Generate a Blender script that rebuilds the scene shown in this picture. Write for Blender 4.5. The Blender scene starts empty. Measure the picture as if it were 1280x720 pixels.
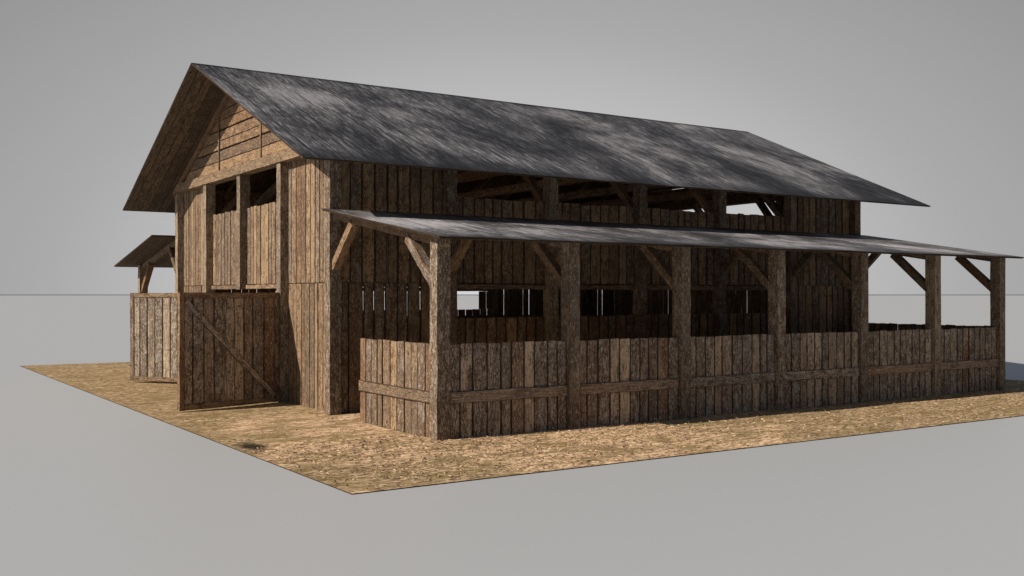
import bpy, math, random
from mathutils import Vector, Matrix
R = random.Random(11)
scene = bpy.context.scene
COL = scene.collection

# ------------------------------------------------------------------ node helpers
def new_mat(name):
    m = bpy.data.materials.new(name); m.use_nodes = True
    nt = m.node_tree; nt.nodes.clear()
    out = nt.nodes.new('ShaderNodeOutputMaterial')
    b = nt.nodes.new('ShaderNodeBsdfPrincipled')
    nt.links.new(b.outputs[0], out.inputs[0])
    return m, nt, b
def setin(nt, node, key, val):
    if hasattr(val, 'is_output') or isinstance(val, bpy.types.NodeSocket): nt.links.new(val, node.inputs[key])
    else: node.inputs[key].default_value = val
def mapping(nt, vec, scale, loc=(0,0,0), rot=(0,0,0)):
    n = nt.nodes.new('ShaderNodeMapping'); nt.links.new(vec, n.inputs[0])
    n.inputs['Scale'].default_value = scale; n.inputs['Location'].default_value = loc
    n.inputs['Rotation'].default_value = rot
    return n.outputs[0]
def noise(nt, vec, scale=1, detail=4, rough=.55, dist=0):
    n = nt.nodes.new('ShaderNodeTexNoise'); nt.links.new(vec, n.inputs['Vector'])
    n.inputs['Scale'].default_value = scale; n.inputs['Detail'].default_value = detail
    n.inputs['Roughness'].default_value = rough; n.inputs['Distortion'].default_value = dist
    return n.outputs[0]
def voro(nt, vec, scale=1, feature='F1', out='Distance', rnd=1):
    n = nt.nodes.new('ShaderNodeTexVoronoi'); n.feature = feature
    nt.links.new(vec, n.inputs['Vector']); n.inputs['Scale'].default_value = scale
    n.inputs['Randomness'].default_value = rnd
    return n.outputs[out]
def ramp(nt, fac, stops, interp='LINEAR'):
    n = nt.nodes.new('ShaderNodeValToRGB'); n.color_ramp.interpolation = interp
    nt.links.new(fac, n.inputs[0])
    el = n.color_ramp.elements
    while len(el) < len(stops): el.new(.5)
    for e, (p, c) in zip(el, stops):
        e.position = p
        e.color = (c, c, c, 1) if isinstance(c, (int, float)) else (*c, 1)
    return n.outputs[0]
def mix(nt, fac, a, b, mode='MIX'):
    n = nt.nodes.new('ShaderNodeMix'); n.data_type = 'RGBA'; n.blend_type = mode; n.clamp_factor = True
    for k, v in ((0, fac), (6, a), (7, b)):
        if isinstance(v, bpy.types.NodeSocket): nt.links.new(v, n.inputs[k])
        elif k == 0: n.inputs[0].default_value = v
        else: n.inputs[k].default_value = (*v, 1)
    return n.outputs[2]
def math_(nt, op, a, b=None, c=None, clamp=False):
    n = nt.nodes.new('ShaderNodeMath'); n.operation = op; n.use_clamp = clamp
    for k, v in enumerate((a, b, c)):
        if v is None: continue
        if isinstance(v, bpy.types.NodeSocket): nt.links.new(v, n.inputs[k])
        else: n.inputs[k].default_value = v
    return n.outputs[0]
def bump(nt, h, strength, dist, bsdf):
    n = nt.nodes.new('ShaderNodeBump'); n.inputs['Strength'].default_value = strength
    n.inputs['Distance'].default_value = dist
    nt.links.new(h, n.inputs['Height']); nt.links.new(n.outputs[0], bsdf.inputs['Normal'])
def uv(nt):
    n = nt.nodes.new('ShaderNodeUVMap'); n.uv_map = 'UVMap'; return n.outputs[0]
def attr(nt):
    n = nt.nodes.new('ShaderNodeAttribute'); n.attribute_name = 'tone'
    s = nt.nodes.new('ShaderNodeSeparateColor'); nt.links.new(n.outputs['Color'], s.inputs[0])
    return s.outputs

# ------------------------------------------------------------------ materials
def wood(name, gain=1.0, speck=.5, edge=.008, greyed=(.55,.95,.8), tan=(.43,.295,.175), flake=(.16,.10,.062)):
    m, nt, b = new_mat(name)
    U = uv(nt); A = attr(nt)
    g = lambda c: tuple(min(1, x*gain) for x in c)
    # every board has its own tone between silvery grey, tan and red-brown
    tone = mix(nt, A[0], g((.125,.098,.075)), g(tan))
    brown = ramp(nt, A[1], [(.64, 0), (.80, .85)])
    tone = mix(nt, brown, tone, g((.20,.105,.058)))
    grey = ramp(nt, A[2], [(greyed[0], 0), (greyed[1], greyed[2])])
    tone = mix(nt, grey, tone, g((.30,.28,.255)))
    # broad drifts of colour inside one board
    dr = noise(nt, mapping(nt, U, (3.2, 1.3, 1), (17,3,0)), 1, 3, .5, .5)
    tone = mix(nt, ramp(nt, dr, [(.48, 0), (.68, .5)]), tone, g(tuple(x*1.08 for x in tan)))
    grain = noise(nt, mapping(nt, U, (70, 2.4, 1)), 1, 6, .7, .35)
    gm = ramp(nt, grain, [(.34, .32), (.5, .9), (.66, 1.0)])
    tone = mix(nt, 1.0, tone, gm, 'MULTIPLY')
    crack = noise(nt, mapping(nt, U, (95, 1.5, 1), (3,7,0)), 1, 3, .5, .15)
    crack = ramp(nt, crack, [(.34, .85), (.40, 0)])
    tone = mix(nt, crack, tone, g((.035,.022,.015)))
    # dark flaked patches
    wob = noise(nt, mapping(nt, U, (11, 4.2, 1), (11,5,0)), 1, 7, .78, .5)
    pit = noise(nt, mapping(nt, U, (46, 24, 1), (1,2,0)), 1, 5, .75, .3)
    both = math_(nt, 'ADD', math_(nt, 'MULTIPLY', wob, .52), math_(nt, 'MULTIPLY', pit, .48))
    both = math_(nt, 'ADD', both, math_(nt, 'MULTIPLY', math_(nt,'SUBTRACT', A[2], .5), .06))
    patch = ramp(nt, both, [(.512-.04*speck, 0), (.536-.03*speck, .9), (.60, 1)])
    tone = mix(nt, patch, tone, mix(nt, pit, g((.035,.022,.014)), g(flake)))
    # pale bleached flecks
    fl = noise(nt, mapping(nt, U, (60, 12, 1), (9,1,0)), 1, 5, .75, .2)
    tone = mix(nt, ramp(nt, fl, [(.55, 0), (.62, .8)]), tone, g(tuple(x*1.25 for x in tan)))
    # knots and nail holes
    kd = voro(nt, mapping(nt, U, (4.4, 2.0, 1), (2,4,0)), 1)
    tone = mix(nt, ramp(nt, kd, [(.05, .9), (.085, 0)]), tone, g((.04,.022,.014)))
    # edges of each board darkened; shade of the seams put into the colour
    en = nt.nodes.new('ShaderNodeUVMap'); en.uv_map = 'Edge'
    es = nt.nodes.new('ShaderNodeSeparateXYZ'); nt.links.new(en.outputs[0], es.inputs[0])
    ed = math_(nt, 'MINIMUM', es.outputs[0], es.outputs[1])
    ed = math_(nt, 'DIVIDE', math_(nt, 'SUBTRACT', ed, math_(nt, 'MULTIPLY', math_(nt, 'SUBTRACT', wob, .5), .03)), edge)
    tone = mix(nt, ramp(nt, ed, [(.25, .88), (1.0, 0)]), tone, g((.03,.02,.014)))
    nt.links.new(tone, b.inputs['Base Color'])
    b.inputs['Roughness'].default_value = .85
    b.inputs['Specular IOR Level'].default_value = .2
    h = math_(nt, 'ADD', math_(nt,'MULTIPLY', grain, .6), math_(nt, 'MULTIPLY', pit, .7))
    h = math_(nt, 'SUBTRACT', h, math_(nt, 'MULTIPLY', crack, .8))
    bump(nt, h, .6, .014, b)
    return m
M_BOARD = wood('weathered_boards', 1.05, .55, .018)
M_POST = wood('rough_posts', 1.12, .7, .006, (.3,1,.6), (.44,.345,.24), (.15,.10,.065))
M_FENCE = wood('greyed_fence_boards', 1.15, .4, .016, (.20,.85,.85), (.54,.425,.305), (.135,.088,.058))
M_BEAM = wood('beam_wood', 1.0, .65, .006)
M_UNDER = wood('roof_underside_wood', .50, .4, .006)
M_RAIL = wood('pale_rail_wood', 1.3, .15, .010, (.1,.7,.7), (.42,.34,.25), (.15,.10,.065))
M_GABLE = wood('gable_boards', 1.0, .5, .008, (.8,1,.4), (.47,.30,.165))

def roof_mat(name, lift=1.0, seam=.43, length=6.33):
    m, nt, b = new_mat(name)
    U = uv(nt)   # u along the ridge, v down the slope, metres
    g = lambda c: tuple(x*lift for x in c)
    big = noise(nt, mapping(nt, U, (.36, .24, 1), (2.6,7.3,0), (0,0,.35)), 1, 7, .66, .5)
    streak = noise(nt, mapping(nt, U, (15, .42, 1), rot=(0,0,.08)), 1, 9, .80, .3)
    fine = noise(nt, mapping(nt, U, (34, 1.6, 1), (5,5,0)), 1, 6, .75, .3)
    s = math_(nt, 'ADD', math_(nt, 'SUBTRACT', math_(nt, 'MULTIPLY', big, .62), .075), math_(nt, 'MULTIPLY', streak, .38))
    s = math_(nt, 'ADD', s, math_(nt, 'MULTIPLY', fine, .20))
    c = ramp(nt, s, [(.44, g((.012,.0112,.011))), (.505, g((.036,.034,.034))), (.555, g((.095,.091,.092))), (.63, g((.30,.29,.295)))])
    # brownish film
    br = noise(nt, mapping(nt, U, (.8, 1.1, 1), (8,3,0)), 1, 5, .6, .5)
    c = mix(nt, ramp(nt, br, [(.52, 0), (.68, .45)]), c, mix(nt, fine, g((.024,.020,.018)), g((.085,.074,.066))))
    # pale scratches
    sc = noise(nt, mapping(nt, U, (22, 2.2, 1), (1,9,0), (0,0,.12)), 1, 5, .75, .5)
    sc2 = math_(nt, 'MULTIPLY', ramp(nt, sc, [(.53, 0), (.60, 1)]), ramp(nt, big, [(.42, .10), (.60, .75)]))
    c = mix(nt, sc2, c, g((.44,.43,.44)))
    # board seams down the slope
    sx = nt.nodes.new('ShaderNodeSeparateXYZ'); nt.links.new(U, sx.inputs[0])
    wob = noise(nt, mapping(nt, U, (1.2, .9, 1)), 1, 2)
    uu = math_(nt, 'ADD', sx.outputs[0], math_(nt, 'MULTIPLY', wob, .05))
    fr = math_(nt, 'FRACT', math_(nt, 'DIVIDE', uu, seam))
    line = ramp(nt, math_(nt, 'ABSOLUTE', math_(nt, 'SUBTRACT', fr, .5)), [(.455, 0), (.485, .9)])
    vis = ramp(nt, noise(nt, mapping(nt, U, (2.2, .35, 1), (4,4,0)), 1, 3), [(.42, .0), (.54, 1)])
    line = math_(nt, 'MULTIPLY', line, vis)
    c = mix(nt, line, c, g((.010,.010,.011)))
    # darker band under the ridge and along the eave
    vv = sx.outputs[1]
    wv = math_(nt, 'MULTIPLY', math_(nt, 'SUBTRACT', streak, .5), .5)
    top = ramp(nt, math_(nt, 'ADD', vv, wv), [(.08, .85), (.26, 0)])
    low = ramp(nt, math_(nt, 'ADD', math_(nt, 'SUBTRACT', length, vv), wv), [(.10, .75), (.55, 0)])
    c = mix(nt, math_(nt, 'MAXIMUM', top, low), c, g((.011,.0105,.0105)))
    nt.links.new(c, b.inputs['Base Color'])
    rg = ramp(nt, streak, [(.3, .62), (.7, .42)])
    nt.links.new(rg, b.inputs['Roughness'])
    b.inputs['Specular IOR Level'].default_value = .25
    h = math_(nt, 'SUBTRACT', math_(nt, 'ADD', math_(nt,'MULTIPLY', fine, .5), streak), line)
    bump(nt, h, .5, .02, b)
    return m
M_ROOF = roof_mat('dark_weathered_roofing')
M_LROOF = roof_mat('grey_weathered_roofing', 1.7, length=4.0)

def straw_ground():
    m, nt, b = new_mat('straw_earth')
    tc = nt.nodes.new('ShaderNodeTexCoord'); P = tc.outputs['Object']
    # chopped straw: several layers of short streaks turned different ways
    layers = []
    for k, (ang, sc) in enumerate(((.3, 1), (1.35, 1.1), (2.3, .9), (2.9, 1.2))):
        warp = mapping(nt, P, (6*sc, 26*sc, 1), (k*3.1, k*1.7, 0), (0, 0, ang))
        layers.append(noise(nt, warp, 1, 3, .6, 1.2))
    s = math_(nt, 'MAXIMUM', math_(nt, 'MAXIMUM', layers[0], layers[1]), math_(nt, 'MAXIMUM', layers[2], layers[3]))
    c = ramp(nt, s, [(.515, (.09,.05,.03)), (.55, (.44,.26,.13)), (.585, (.88,.60,.36)), (.68, (.95,.74,.49))])
    # trampled hay, yellower and greener, in broad drifts
    fine = noise(nt, mapping(nt, P, (8, 22, 1), rot=(0,0,-.98)), 1, 6, .7, .8)
    hay = ramp(nt, fine, [(.38, (.10,.065,.032)), (.47, (.33,.225,.12)), (.55, (.62,.445,.26)), (.66, (.88,.68,.45))])
    big = noise(nt, mapping(nt, P, (.34, .4, 1), (5.2, 2.4, 0)), 1, 5, .6, .6)
    sx = nt.nodes.new('ShaderNodeSeparateXYZ'); nt.links.new(P, sx.inputs[0])
    # straw lies thick round the near corner of the porch
    dx = math_(nt, 'MULTIPLY', math_(nt, 'SUBTRACT', sx.outputs[0], 7.3), .25)
    dy = math_(nt, 'MULTIPLY', math_(nt, 'SUBTRACT', sx.outputs[1], 12.0), .19)
    dist = math_(nt, 'SQRT', math_(nt, 'ADD', math_(nt, 'MULTIPLY', dx, dx), math_(nt, 'MULTIPLY', dy, dy)))
    f = math_(nt, 'ADD', math_(nt, 'MULTIPLY', big, 1.3), math_(nt, 'MULTIPLY', dist, .42))
    c = mix(nt, ramp(nt, f, [(.92, 0), (1.18, 1)]), c, hay)
    gr = noise(nt, mapping(nt, P, (1.1, 3.2, 1), (1,6,0), (0,0,-.95)), 1, 7, .68, .5)
    c = mix(nt, ramp(nt, gr, [(.47, 0), (.60, .85)]), c, mix(nt, fine, (.08,.055,.02), (.44,.32,.14)))
    # one dark spot by the edge
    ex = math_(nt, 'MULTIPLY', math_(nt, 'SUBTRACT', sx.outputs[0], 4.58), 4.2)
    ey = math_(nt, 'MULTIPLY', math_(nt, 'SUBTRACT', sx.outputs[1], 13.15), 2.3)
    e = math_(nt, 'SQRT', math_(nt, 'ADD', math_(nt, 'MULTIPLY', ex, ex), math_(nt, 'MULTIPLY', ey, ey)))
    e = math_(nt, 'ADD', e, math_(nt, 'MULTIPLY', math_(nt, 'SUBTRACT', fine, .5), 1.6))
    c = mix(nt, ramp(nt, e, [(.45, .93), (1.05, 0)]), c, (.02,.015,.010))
    nt.links.new(c, b.inputs['Base Color'])
    b.inputs['Roughness'].default_value = .95; b.inputs['Specular IOR Level'].default_value = .1
    bump(nt, math_(nt, 'ADD', s, fine), .8, .03, b)
    return m
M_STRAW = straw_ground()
def flat(name, c, r=.9, spec=.2):
    m, nt, b = new_mat(name)
    P = nt.nodes.new('ShaderNodeTexCoord').outputs['Object']
    n = noise(nt, P, 9, 4)
    nt.links.new(mix(nt, n, tuple(x*.75 for x in c), tuple(x*1.2 for x in c)), b.inputs['Base Color'])
    b.inputs['Roughness'].default_value = r; b.inputs['Specular IOR Level'].default_value = spec
    return m
M_EDGE = flat('dark_earth', (.05,.032,.018))
def floor_mat():
    m, nt, b = new_mat('plain_grey_ground')
    b.inputs['Base Color'].default_value = (FLOOR_C*.96, FLOOR_C*.995, FLOOR_C*1.02, 1)
    b.inputs['Roughness'].default_value = .5; b.inputs['Specular IOR Level'].default_value = .5
    return m
FLOOR_C = .465
M_FLOOR = floor_mat()
def blade_mat():
    m, nt, b = new_mat('straw_stalks')
    A = attr(nt)
    c = mix(nt, A[0], (.22,.12,.06), (.74,.54,.34))
    c = mix(nt, ramp(nt, A[1], [(.45, 0), (.6, .85)]), c, (.09,.05,.028))
    nt.links.new(c, b.inputs['Base Color']); b.inputs['Roughness'].default_value = .8
    return m
M_BLADE = blade_mat()

# ------------------------------------------------------------------ mesh builder
class MB:
    def __init__(s): s.v=[]; s.f=[]; s.uv=[]; s.c=[]; s.mi=[]; s.ed={}
    def prism(s, O, L, W, N, width, thick, l0=(0,0), l1=(1,1), wav=.003, step=.4, tone=None, mi=0, mi_back=None):
        """bar along L from O; width along W, thickness along N; l0/l1: start/end along L at the two width edges"""
        O=Vector(O); L=Vector(L).normalized(); W=Vector(W).normalized(); N=Vector(N).normalized()
        n = max(1, int(round(max(l1[0]-l0[0], l1[1]-l0[1], .01)/step)))
        t = tone or (R.random(), R.random(), R.random())
        uo, vo = R.uniform(0, 60), R.uniform(0, 60)
        base = len(s.v)
        for i in range(n+1):
            q = i/n; ja, jb = R.uniform(-wav, wav), R.uniform(-wav, wav); jn = R.uniform(-wav, wav)*.5
            for (wa, na) in ((0,0),(1,0),(1,1),(0,1)):
                a = l0[wa]*(1-q)+l1[wa]*q
                s.v.append(O + L*a + W*(wa*width + (jb if wa else ja)) + N*(na*thick + jn))
        per = [0, width, width+thick, 2*width+thick, 2*(width+thick)]
        ll = lambda i, wa: (l0[wa]*(1-i/n)+l1[wa]*i/n)
        wi = (0,1,1,0)
        flip = L.cross(W).dot(N) < 0
        for i in range(n):
            for k in range(4):
                k2 = (k+1) % 4
                idx = [base+i*4+k, base+i*4+k2, base+(i+1)*4+k2, base+(i+1)*4+k]
                u = [(per[k]+uo, ll(i,wi[k])+vo), (per[k+1]+uo, ll(i,wi[k2])+vo), (per[k+1]+uo, ll(i+1,wi[k2])+vo), (per[k]+uo, ll(i+1,wi[k])+vo)]
                if not flip: idx.reverse(); u.reverse()
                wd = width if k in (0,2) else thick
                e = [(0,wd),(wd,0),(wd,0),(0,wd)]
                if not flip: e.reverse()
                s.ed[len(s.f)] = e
                s.f.append(idx); s.uv += u; s.c += [t]*4
                s.mi.append(mi_back if (mi_back is not None and k == 0) else mi)
        for i, rev in ((0, False), (n, True)):
            idx = [base+i*4+k for k in range(4)]
            u = [(uo+x, vo+y) for x, y in ((0,0),(width,0),(width,thick),(0,thick))]
            if rev != (not flip): pass
            if (not rev) == flip: idx.reverse(); u.reverse()
            s.f.append(idx); s.uv += u; s.c += [t]*4; s.mi.append(mi)
    def quad(s, pts, uvs, t=(.5,.5,.5), mi=0):
        b=len(s.v); s.v += [Vector(p) for p in pts]; s.f.append(list(range(b, b+len(pts)))); s.uv += uvs; s.c += [t]*len(pts); s.mi.append(mi)

WPOS = {}
def build(name, mb, mats, parent=None, label=None):
    if not isinstance(mats, (list, tuple)): mats = [mats]
    xs=[p.x for p in mb.v]; ys=[p.y for p in mb.v]; zs=[p.z for p in mb.v]
    org = Vector(((min(xs)+max(xs))/2, (min(ys)+max(ys))/2, min(zs)))
    me = bpy.data.meshes.new(name)
    me.from_pydata([tuple(p-org) for p in mb.v], [], mb.f)
    ul = me.uv_layers.new(name='UVMap')
    ul.data.foreach_set('uv', [x for p in mb.uv for x in p])
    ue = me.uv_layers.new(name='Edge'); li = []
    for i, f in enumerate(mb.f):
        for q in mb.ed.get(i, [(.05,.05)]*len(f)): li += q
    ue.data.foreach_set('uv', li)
    ca = me.color_attributes.new('tone', 'FLOAT_COLOR', 'CORNER')
    ca.data.foreach_set('color', [x for c in mb.c for x in (*c, 1)])
    for m in mats: me.materials.append(m)
    me.polygons.foreach_set('material_index', mb.mi)
    me.update()
    o = bpy.data.objects.new(name, me); COL.objects.link(o)
    if parent: o.parent = parent; o.location = org - WPOS[parent.name]
    else: o.location = org
    WPOS[o.name] = org
    if label: o['label'] = label
    return o
def empty(name, loc):
    e = bpy.data.objects.new(name, None); COL.objects.link(e); e.location = loc; WPOS[e.name] = Vector(loc)
    e.empty_display_size = .5
    return e
X3, Y3, Z3 = Vector((1,0,0)), Vector((0,1,0)), Vector((0,0,1))

def bar(mb, a, b, w, h, up=(0,0,1), wav=.003, tone=None):
    """rectangular bar with its centre line from a to b; w across, h along up"""
    a=Vector(a); b=Vector(b); L=(b-a).normalized(); up=Vector(up)
    S=L.cross(up).normalized(); T=S.cross(L).normalized(); ln=(b-a).length
    mb.prism(a-S*w/2-T*h/2, L, S, T, w, h, (0,0), (ln,ln), wav, .5, tone)

def boards(mb, O, W, N, span, z0, z1, n, thick=.03, gap=(.008,.015), jt=.0, jb=.0, slit=.12, sg=(.016,.030)):
    """vertical boards side by side along W starting at O"""
    O=Vector(O); W=Vector(W); ws=[R.uniform(.8,1.2) for _ in range(n)]; sm=sum(ws); p=0
    for w in ws:
        w=w/sm*span; g=R.uniform(*gap) if R.random()>slit else R.uniform(*sg)
        d=R.uniform(-.006,.006)
        a=z0+R.uniform(-jb,jb); b_=z1+R.uniform(-jt,jt); sl=R.uniform(-.006,.006)
        mb.prism(O+W*(p+g/2)+Vector(N)*d, Z3, W, N, w-g, thick, (a,a), (b_-sl,b_+sl), .0032)
        p+=w

# ------------------------------------------------------------------ dimensions (metres)
X0, X1 = 6.85, 20.47            # front and back gable planes
YN, YF = 15.83, 25.09           # near and far long walls (outer faces of posts)
YC = (YN+YF)/2                  # ridge
S = .21                         # post size
PITCH = (X1-S-X0)/6
XP = [X0+PITCH*k for k in range(7)]
PY0 = 12.20                     # porch front line
PYF = 2*YC-PY0
RZ, EZ, EH = 6.60, 4.08, 5.81   # ridge and eave heights, half width of the roof
SL = (RZ-EZ)/EH
RX0, RX1 = 5.90, 21.50
roofz = lambda y: RZ-SL*abs(y-YC)
PLATE = 4.43
SEAM = 2.20
OPEN = 3.76
REC = .15                       # boards stand this far behind the faces of the posts

barn = empty('barn', (13.66, YC, 0))
barn['label'] = 'large weathered wooden barn with dark pitched roof and long open lean-to porches'
barn['category'] = 'barn'

# ---------------- posts with their braces
def post(x, y, z0, z1, sx=S, sy=S, name='post'):
    mb=MB(); mb.prism((x,y,z0), Z3, X3, Y3, sx, sy, (0,0), (z1-z0,z1-z0), .005, .45)
    return build(name, mb, M_POST, barn)
def brace(parent, a, b, w=.13, h=.14):
    mb=MB(); bar(mb, a, b, w, h)
    return build('brace', mb, M_BEAM, parent)
BR_RUN, BR_RISE = 1.12, .74
near_posts, far_posts, porch_n, porch_f = [], [], [], []
LZ1, LZ0 = 3.42, 2.775          # lean-to roof: at the wall and at the eave
LY1, LY0 = YN-.005, 11.88
lz = lambda y: LZ0+(LZ1-LZ0)*(y-LY0)/(LY1-LY0)     # top of the lean-to roof, near side
for k, x in enumerate(XP):
    xa = x if k < 6 else X1-S
    for side in (0, 1):
        yy = YN if side == 0 else YF-S
        p = post(xa, yy, 0, PLATE)
        (near_posts if side == 0 else far_posts).append(p)
        sg = 1 if side == 0 else -1
        mir = (lambda y: y) if side == 0 else (lambda y: 2*YC-y)
        if 0 < k < 6: brace(p, (xa+S/2, mir(YN+S-.02), 3.60), (xa+S/2, mir(YN+S+.80), PLATE+.02))
        brace(p, (xa+S/2, mir(YN+.02), lz(YN-.1)-.95), (xa+S/2, mir(YN-.72), lz(YN-.72)-.16))
        py = PY0 if side == 0 else PYF-S
        q = post(xa, py, -.01, lz(PY0)-.036)
        q.name = 'porch_post' if k == 0 and side == 0 else q.name
        q.name = 'porch_post'
        (porch_n if side == 0 else porch_f).append(q); WPOS[q.name] = WPOS.get('post', Vector()) if False else Vector(((xa+S/2), (py+S/2), -.01))
        WPOS[q.name] = Vector(q.location)+WPOS['barn']
        brace(q, (xa+S/2, mir(PY0+S-.03), 2.10), (xa+S/2, mir(PY0+S+.80), lz(PY0+S+.80)-.17))
# gable posts between the corners
GB = (YF-YN-S)/4
gy = [YN+GB*k for k in range(5)]
for gx in (X0, X1-S):
    for k in (1, 2, 3):
        z0 = SEAM-.10 if (k == 2 and gx == X0) else 0
        p = post(gx, gy[k], z0, PLATE)
        xm = gx+S/2
        dr_ = 1 if gx == X0 else -1
        brace(p, (xm+dr_*(S/2-.02), gy[k]+S/2, 3.60), (xm+dr_*(S/2+.80), gy[k]+S/2, PLATE+.02))
    mb=MB(); xm=gx+S/2

# ---------------- beams
def beam(name, a, b, w, h, mat=M_BEAM, up=(0,0,1)):
    mb=MB(); bar(mb, a, b, w, h, up); return build(name, mb, mat, barn)
# gable tie beams (stand proud of the boards), wall plates, inner tie beams
for xa, w_ in ((X0-.035, S+.03), (X1-S+.005, S+.03)):
    mb=MB(); za, zb = PLATE+.003, PLATE+.20
    cut=lambda z: (RZ-.085-z)/SL
    ca_, cb_ = min(cut(za), YC-YN+.02), min(cut(zb), YC-YN+.02)
    mb.prism((xa, YC, za), Y3, Z3, X3, zb-za, w_, (-ca_,-cb_), (ca_,cb_), .004, .5)
    build('tie_beam', mb, M_BEAM, barn)
for x in XP[1:-1]:
    beam('tie_beam', (x+S/2, YN+.19, PLATE+.12), (x+S/2, YF-.19, PLATE+.12), .16, .18)
for y in (YN+S/2+.02, YF-S/2-.02):
    beam('wall_plate', (X0+S+.01, y, PLATE+.06), (X1-S-.01, y, PLATE+.06), .17, .115)
# lean-to rafters
for k, x in enumerate(XP):
    xa = (x if k < 6 else X1-S)+S/2
    for mir in ((lambda y: y), (lambda y: 2*YC-y)):
        off = 0
        beam('porch_rafter', (xa+off, mir(YN+.0), lz(YN)-.11), (xa+off, mir(PY0+S+.004), lz(PY0+S)-.11), .08, .13)
# main rafters
for k in range(13):
    x = X0+.10+(X1-X0-.2)*k/12
    for sg in (-1, 1):
        a=(x, YC+sg*.03, roofz(YC+.03)-.12); e=(x, YC+sg*(EH-1.25), roofz(YC+EH-1.25)-.12)
        if k in (0, 12): e=(x, YC+sg*(EH-.9), roofz(YC+EH-.9)-.12)
        beam('rafter', a, e, .09, .13)

# ---------------- gable triangles
def gable(x, sgn):
    """horizontal boards between the tie beam and the rafters, two battens"""
    mb=MB(); z=PLATE+.20; top=roofz(YC)-.07
    while z < top-.05:
        h=min(.215+R.uniform(-.015,.015), top-z); g=R.uniform(.012,.016) if R.random()>.2 else .03
        za, zb = z+g, z+h
        ya=lambda zz: (RZ-.06-zz)/SL
        l0=(YC-ya(za), YC-ya(zb)); l1=(YC+ya(za), YC+ya(zb))
        mb.prism((x, 0, za), Y3, Z3, X3, zb-za, .03, l0, l1, .004, .5)
        z+=h
    g = build('gable', mb, M_GABLE, barn)
    for yo in (-1.27, 1.31):
        m2=MB(); zt=roofz(YC+yo)-.1
        m2.prism(((x-.029) if sgn>0 else x+.033, YC+yo-.025, PLATE+.21), Z3, Y3, X3, .05, .026, (0,0), (zt-PLATE-.21,)*2, .002)
        build('batten', m2, M_BEAM, g)
gable(X0+.035, 1); gable(X1-.065, -1)
# rake boards against the gable under the roof
for x in (X0+.005,):
    for sg in (-1, 1):
        mb=MB(); bar(mb, (x, YC+sg*.02, RZ-.15), (x, YC+sg*4.72, roofz(YC+4.72)-.15), .055, .15); build('rake_board', mb, M_BEAM, barn)

# ---------------- wall panels (one per bay and tier)
def panel(O, W, N, span, z0, z1, n, name='wall_panel', **kw):
    mb=MB(); boards(mb, O, W, N, span, z0, z1, n, **kw); return build(name, mb, M_BOARD, barn)
for k in range(6):
    xa = XP[k]+S; span = XP[k+1]-xa if k < 5 else X1-S-xa
    if True:
        for side in (0, 1):
            yb = YN+REC if side == 0 else YF-REC-.03
            solid_top = k in (0, 5)
            win = (k in (1,2,3,4)) if side == 0 else (k in (1,2,3))
            panel((xa+.002, yb, 0), X3, Y3, span-.004, SEAM+.008, PLATE if solid_top else OPEN, 9, jt=.004 if solid_top else .016, slit=.25)
            panel((xa+.002, yb, 0), X3, Y3, span-.004, 0.0, 1.575 if win else SEAM-.008, 9, jt=.008 if win else .003, slit=.3 if side == 0 else .22, thick=.03 if side == 0 else .02, sg=(.02,.034) if side == 0 else (.024,.038))
            if not win:
                mb=MB(); yg = yb+.036 if side == 0 else yb-.066
                mb.prism((xa+.002, yg, SEAM-.05), X3, Z3, Y3, .10, .06, (0,0), (span-.004,)*2, .003)
                build('girt', mb, M_BEAM, barn)
            if side == 1 and k == 3:      # this far window is boarded over at one end
                panel((xa+span-.45, yb, 0), X3, Y3, .446, 1.58, 2.088, 2, thick=.02)
            if win:
                mb=MB(); mb.prism((xa+.002, yb-.02 if side == 0 else yb, 2.09), X3, Z3, Y3, .095, .05, (0,0), (span-.004,)*2, .003)
                build('window_head', mb, M_BEAM, barn)
for gx, front in ((X0, True), (X1, False)):
    xb = gx+REC if front else gx-REC-.03
    for k in range(4):
        ya = gy[k]+S; span = gy[k+1]-ya
        mid = k in (1, 2)
        panel((xb, ya+.002, 0), Y3, X3, span-.004, SEAM+.008, OPEN if mid else PLATE, 10, jt=.012 if mid else .003, slit=.05)
        if not (front and mid):
            mb=MB(); mb.prism((xb+(.036 if front else -.066), ya+.002, SEAM-.05), Y3, Z3, X3, .10, .06, (0,0), (span-.004,)*2, .003)
            build('girt', mb, M_BEAM, barn)
            panel((xb, ya+.002, 0), Y3, X3, span-.004, 0, SEAM-.008, 10, slit=.08 if front else .25, thick=.03 if front else .018, sg=(.016,.03) if front else (.036,.05))
        elif front:
            mb=MB(); mb.prism((xb-.03, ya+.002, SEAM-.09), Y3, Z3, X3, .085, .10, (0,0), (span-.004,)*2, .003)
            build('door_head', mb, M_BEAM, barn)

# ---------------- half walls of the porches with a middle rail
def half_wall(O, W, N, span, n, out, z1=1.31, mat=None):
    """out: unit vector to the outside, where the rail sits"""
    mb=MB(); boards(mb, O, W, N, span, .0, z1, n, jt=.008, thick=.028, gap=(.006,.012), slit=.14)
    h=build('half_wall', mb, mat or M_FENCE, barn)
    W=Vector(W); out=Vector(out); N=Vector(N)
    base = Vector(O) + (N*.028+N*.008 if out.dot(N) > 0 else -N*.008)
    m2=MB(); m2.prism(base+Z3*.49, W, Z3, out, .165, .018, (.01,.01), (span-.01,)*2, .004)
    build('rail', m2, mat or M_RAIL, h)
for k in range(6):
    xa=XP[k]+S; span=(XP[k+1] if k<5 else X1-S)-xa
    half_wall((xa+.002, PY0+.06, 0), X3, Y3, span-.004, 10, (0,-1,0))
    half_wall((xa+.002, PYF-.088, 0), X3, Y3, span-.004, 10, (0,1,0))
half_wall((X0+.045, PY0+S+.002, 0), Y3, X3, 14.76-PY0-S, 11, (-1,0,0), mat=M_BOARD)
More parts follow.
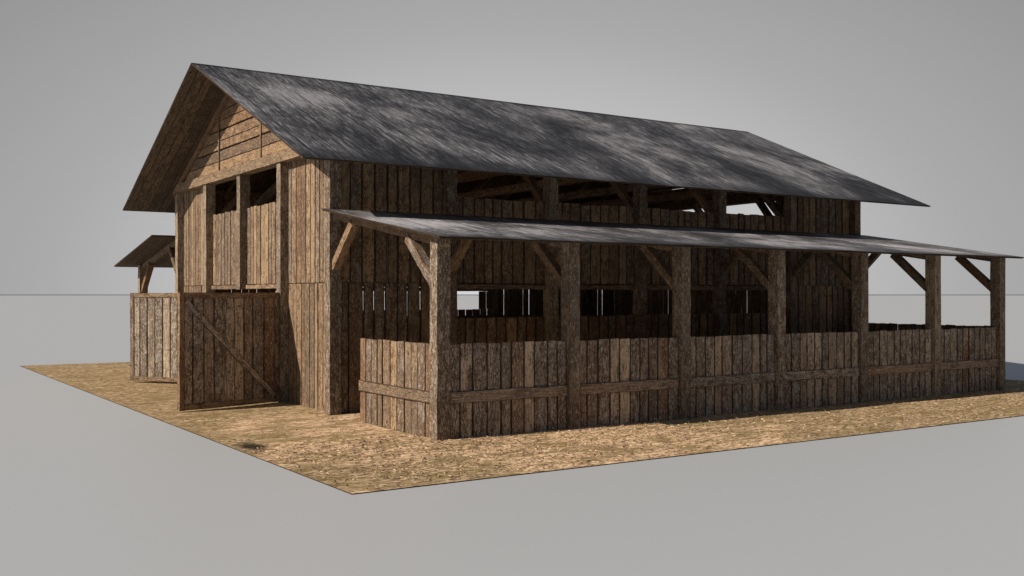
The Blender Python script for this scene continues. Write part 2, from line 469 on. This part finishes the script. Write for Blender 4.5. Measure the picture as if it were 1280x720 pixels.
half_wall((X1-.075, PY0+S+.002, 0), Y3, X3, YN-PY0-S-.004, 16, (1,0,0), 1.33)
half_wall((X0+.045, 2*YC-14.76, 0), Y3, X3, 14.76-PY0-S, 11, (-1,0,0), mat=M_BOARD)
half_wall((X1-.075, YF+.002, 0), Y3, X3, YN-PY0-S-.004, 16, (1,0,0), 1.33)

# ---------------- doors, both swung outwards
def door(H, F, z0, z1, diag_side, zi):
    H=Vector((*H,0)); F=Vector((*F,0)); u=(F-H); ln=u.length; u.normalize(); n=u.cross(Z3)
    T=.075; fw=.10
    mb=MB(); boards(mb, H+u*(fw-.02)-n*.015, u, n, ln-2*fw+.04, z0+.05, z1-.05, 9, thick=.03, gap=(.006,.016), slit=.2)
    d=build('door', mb, M_FENCE, barn)
    m2=MB()
    for a in (0, ln-fw):
        m2.prism(H+u*a-n*T/2, Z3, u, n, fw, T, (z0,z0), (z1,z1), .004)
    for z in (z0+.003, z1-fw-.003):
        m2.prism(H+u*(fw-.004)-n*(T/2-.004)+Z3*z, u, Z3, n, fw, T-.008, (0,0), (ln-2*fw+.008,)*2, .003)
    build('door_frame', m2, M_BEAM, d)
    m3=MB()
    a=H+u*(ln-fw-.02)+Z3*(z1-fw-.06)+n*diag_side*.034; b=H+u*(fw+.02)+Z3*(z0+fw+.03)+n*diag_side*.034
    bar(m3, a, b, .03, .10, up=Z3, tone=(1,.1,.75)); build('door_brace', m3, M_RAIL, d)
    return d
door((6.83, 18.16), (4.86, 17.60), .02, 2.035, -1, 0)
door((6.80, 22.55), (5.64, 24.26), .04, 2.035, 1, 1)

# ---------------- roofs
def roof_slab(name, x0, x1, ya, za, yb, zb, mat, t=.02):
    """slope from (ya,za) high to (yb,zb) low, boards underneath"""
    mb=MB()
    dn=Vector((0,yb-ya,zb-za)); ln=dn.length; D=dn.normalized()
    N=Vector((1,0,0)).cross(D); N = N if N.z>0 else -N
    nx, ny = 40, 12
    def P(i,j,lo): 
        w = .006*math.sin(i*1.7+j*.9)+.005*math.sin(i*.55-j*.4)
        if i in (0,nx) or j==0: w*=.3
        return Vector((x0+(x1-x0)*i/nx, ya, za))+D*(ln*j/ny) + N*(w*.6 - (t if lo else 0))
    flip = (yb < ya)
    def addq(p, u, mi):
        mb.quad(p, u, (.5,.5,.5), mi)
    u0=R.uniform(0,40)
    for i in range(nx):
        for j in range(ny):
            for lo in (0,1):
                ij=[(i,j),(i+1,j),(i+1,j+1),(i,j+1)]
                if (lo==0) == (not flip): ij=[(i,j),(i,j+1),(i+1,j+1),(i+1,j)]
                addq([P(a,b,lo) for a,b in ij], [(u0+(x1-x0)*a/nx, ln*b/ny) for a,b in ij], 0)
    for i in range(nx):
        for j in (0,ny): addq([P(i,j,0),P(i+1,j,0),P(i+1,j,1),P(i,j,1)], [(u0+(x1-x0)*i/nx, 0)]*4, 1)
    for j in range(ny):
        for i in (0,nx): addq([P(i,j,0),P(i,j+1,0),P(i,j+1,1),P(i,j,1)], [(u0, ln*j/ny)]*4, 1)
    r=build(name, mb, [mat, M_EDGE], barn)
    # boarding under the covering
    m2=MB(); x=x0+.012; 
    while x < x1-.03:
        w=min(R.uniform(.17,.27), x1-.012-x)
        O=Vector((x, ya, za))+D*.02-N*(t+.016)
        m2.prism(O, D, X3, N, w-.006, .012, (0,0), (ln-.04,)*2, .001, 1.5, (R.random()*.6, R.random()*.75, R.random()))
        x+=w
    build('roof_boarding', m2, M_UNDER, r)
    return r
roof_slab('roof', RX0, RX1, YC, RZ, YC-EH, EZ, M_ROOF)
roof_slab('roof', RX0, RX1, YC+.002, RZ, YC+EH, EZ, M_ROOF)
roof_slab('porch_roof', X0-.15, X1+.16, LY1, LZ1, LY0, LZ0, M_LROOF)
roof_slab('porch_roof', X0-.55, X1+.16, 2*YC-LY1, LZ1, 2*YC-LY0, LZ0, M_LROOF)

# ------------------------------------------------------------------ the setting
GX0, GX1, GY0, GY1 = 4.33, 22.98, 9.46, 31.55
def structure(o, kind='structure'): o['kind']=kind; return o
me=bpy.data.meshes.new('ground'); E=2050
me.from_pydata([(E*math.cos(a*math.pi/64), E*math.sin(a*math.pi/64), 0) for a in range(128)], [], [list(range(128))])
me.materials.append(M_FLOOR); g=bpy.data.objects.new('ground', me); COL.objects.link(g); g.location=(0,0,-.012); structure(g)
g['label']='plain pale grey ground reaching to the horizon'; 
# straw yard: low slab with slightly uneven top
def hgt(x, y): return .006*math.sin(x*1.9+y*.7)+.005*math.sin(y*2.3-x*1.1)
nx, ny = 94, 110
vs=[]; fs=[]; mi=[]
for j in range(ny+1):
    for i in range(nx+1):
        x=GX0+(GX1-GX0)*i/nx; y=GY0+(GY1-GY0)*j/ny
        edge = i in (0,nx) or j in (0,ny)
        vs.append((x, y, (0 if edge else hgt(x,y)) ))
for j in range(ny):
    for i in range(nx):
        a=j*(nx+1)+i; fs.append((a,a+1,a+nx+2,a+nx+1)); mi.append(0)
b=len(vs); cs=[(GX0,GY0),(GX1,GY0),(GX1,GY1),(GX0,GY1)]
for (x,y) in cs: vs += [(x,y,0),(x,y,-.02)]
for k in range(4):
    k2=(k+1)%4; fs.append((b+2*k, b+2*k+1, b+2*k2+1, b+2*k2)); mi.append(1)
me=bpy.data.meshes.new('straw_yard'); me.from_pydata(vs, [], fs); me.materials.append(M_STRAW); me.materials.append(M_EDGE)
me.polygons.foreach_set('material_index', mi); me.update()
y=bpy.data.objects.new('yard', me); COL.objects.link(y); structure(y)
y['label']='straw and hay strewn earth yard under and around the barn'
# loose straw
mb=MB()
def blade(x, yy, big=1):
    a=R.uniform(0, math.pi*2); l=R.uniform(.02,.075)*big; w=R.uniform(.002,.0045)*big
    d=Vector((math.cos(a), math.sin(a), 0)); s_=Vector((-d.y, d.x, 0))*w
    z=hgt(x,yy)+.004; z2=z+R.uniform(.0,.016)
    p=Vector((x,yy,z)); t=(R.random(), R.random(), R.random())
    b_=len(mb.v); q=p+d*l+Z3*(z2-z); m=p+d*l*.5+Z3*((z2-z)*.5+.008)
    mb.v += [p-s_, p+s_, q+s_, q-s_, m+Z3*.004]
    for f in ((0,4,3),(1,2,4),(0,1,4),(2,3,4)):
        mb.f.append([b_+k for k in f]); mb.uv += [(0,0)]*3; mb.c += [t]*3; mb.mi.append(0)
for _ in range(20000):
    x=R.uniform(GX0+.05, GX1-.1); yy=R.uniform(GY0+.05, PY0+.8) if R.random()<.6 else R.uniform(GY0+.05, GY1-.1)
    if x > X0+2.5 and yy > PY0+.1: continue
    dd=math.hypot((x-6.9)*.2, (yy-12.9)*.21)
    if R.random() < max(.18, 1-dd*.85): blade(x, yy)
st=build('straw', mb, M_BLADE); structure(st, 'stuff'); st['label']='loose pale straw stalks scattered over the yard'

# ------------------------------------------------------------------ light
SUN_EL = math.radians(35.0)
SD = Vector((1, -.04, 0)).normalized()           # horizontal travel of the light
D = Vector((SD.x*math.cos(SUN_EL), SD.y*math.cos(SUN_EL), -math.sin(SUN_EL)))
sl=bpy.data.lights.new('sun', 'SUN'); sl.energy=5.0; sl.angle=math.radians(.5); sl.color=(1,.905,.79)
so=bpy.data.objects.new('sun', sl); COL.objects.link(so); so.rotation_euler=D.to_track_quat('-Z','Y').to_euler(); so.location=(-10,20,20)

w=bpy.data.worlds.new('World'); scene.world=w; w.use_nodes=True; nt=w.node_tree; nt.nodes.clear()
out=nt.nodes.new('ShaderNodeOutputWorld')
sky=nt.nodes.new('ShaderNodeTexSky'); sky.sky_type='NISHITA'; sky.sun_disc=False; sky.sun_elevation=SUN_EL
sky.sun_rotation=math.atan2(-SD.x, -SD.y)
skyv=nt.nodes.new('ShaderNodeVectorMath'); skyv.operation='SCALE'; nt.links.new(sky.outputs[0], skyv.inputs[0]); skyv.inputs['Scale'].default_value=.06
geo=nt.nodes.new('ShaderNodeTexCoord'); P=geo.outputs['Generated']
sp=nt.nodes.new('ShaderNodeSeparateXYZ'); nt.links.new(P, sp.inputs[0])
# grey low sky; oval vignette round the view axis put into its colour
def dotp(v):
    d=nt.nodes.new('ShaderNodeVectorMath'); d.operation='DOT_PRODUCT'; nt.links.new(P, d.inputs[0]); d.inputs[1].default_value=v
    return d.outputs['Value']
side_=math_(nt, 'DIVIDE', dotp((.834,-.5516,0)), .447)
up_=math_(nt, 'DIVIDE', sp.outputs[2], .270)
e2=math_(nt, 'SQRT', math_(nt, 'ADD', math_(nt, 'MULTIPLY', side_, side_), math_(nt, 'MULTIPLY', up_, up_)))
back=math_(nt, 'LESS_THAN', dotp((.5516,.834,0)), 0.0)
e2=math_(nt, 'ADD', math_(nt, 'DIVIDE', e2, 2.0), back)
vignette_grey=ramp(nt, e2, [(.0,(.68,.68,.68)), (.18,(.60,.60,.60)), (.385,(.465,.465,.467)), (.46,(.405,.405,.407)), (.69,(.30,.30,.303)), (.95,(.20,.20,.208)), (1.0,(.17,.17,.178))])
f=ramp(nt, sp.outputs[2], [(.30, 0), (.62, 1)])
c=mix(nt, f, vignette_grey, skyv.outputs[0])
below=ramp(nt, sp.outputs[2], [(0.0, 1), (.00001, 0)], 'CONSTANT')
lt=math_(nt, 'LESS_THAN', sp.outputs[2], 0.0)
c=mix(nt, lt, c, (.22,.22,.22))
bg=nt.nodes.new('ShaderNodeBackground'); nt.links.new(c, bg.inputs[0]); bg.inputs[1].default_value=1.0
nt.links.new(bg.outputs[0], out.inputs[0])

# ------------------------------------------------------------------ camera
cam=bpy.data.cameras.new('camera'); co=bpy.data.objects.new('camera', cam); COL.objects.link(co)
cam.sensor_width=36; cam.lens=36; cam.clip_start=.1; cam.clip_end=6000; cam.shift_y=8/1280
co.location=(0,0,2)
co.rotation_euler=Vector((.5516,.834,0)).to_track_quat('-Z','Y').to_euler()
scene.camera=co
scene.view_settings.view_transform='Standard'; scene.view_settings.look='None'
scene.view_settings.exposure=0; scene.view_settings.gamma=1
scene.render.resolution_x=1024; scene.render.resolution_y=576
scene.cycles.max_bounces=6
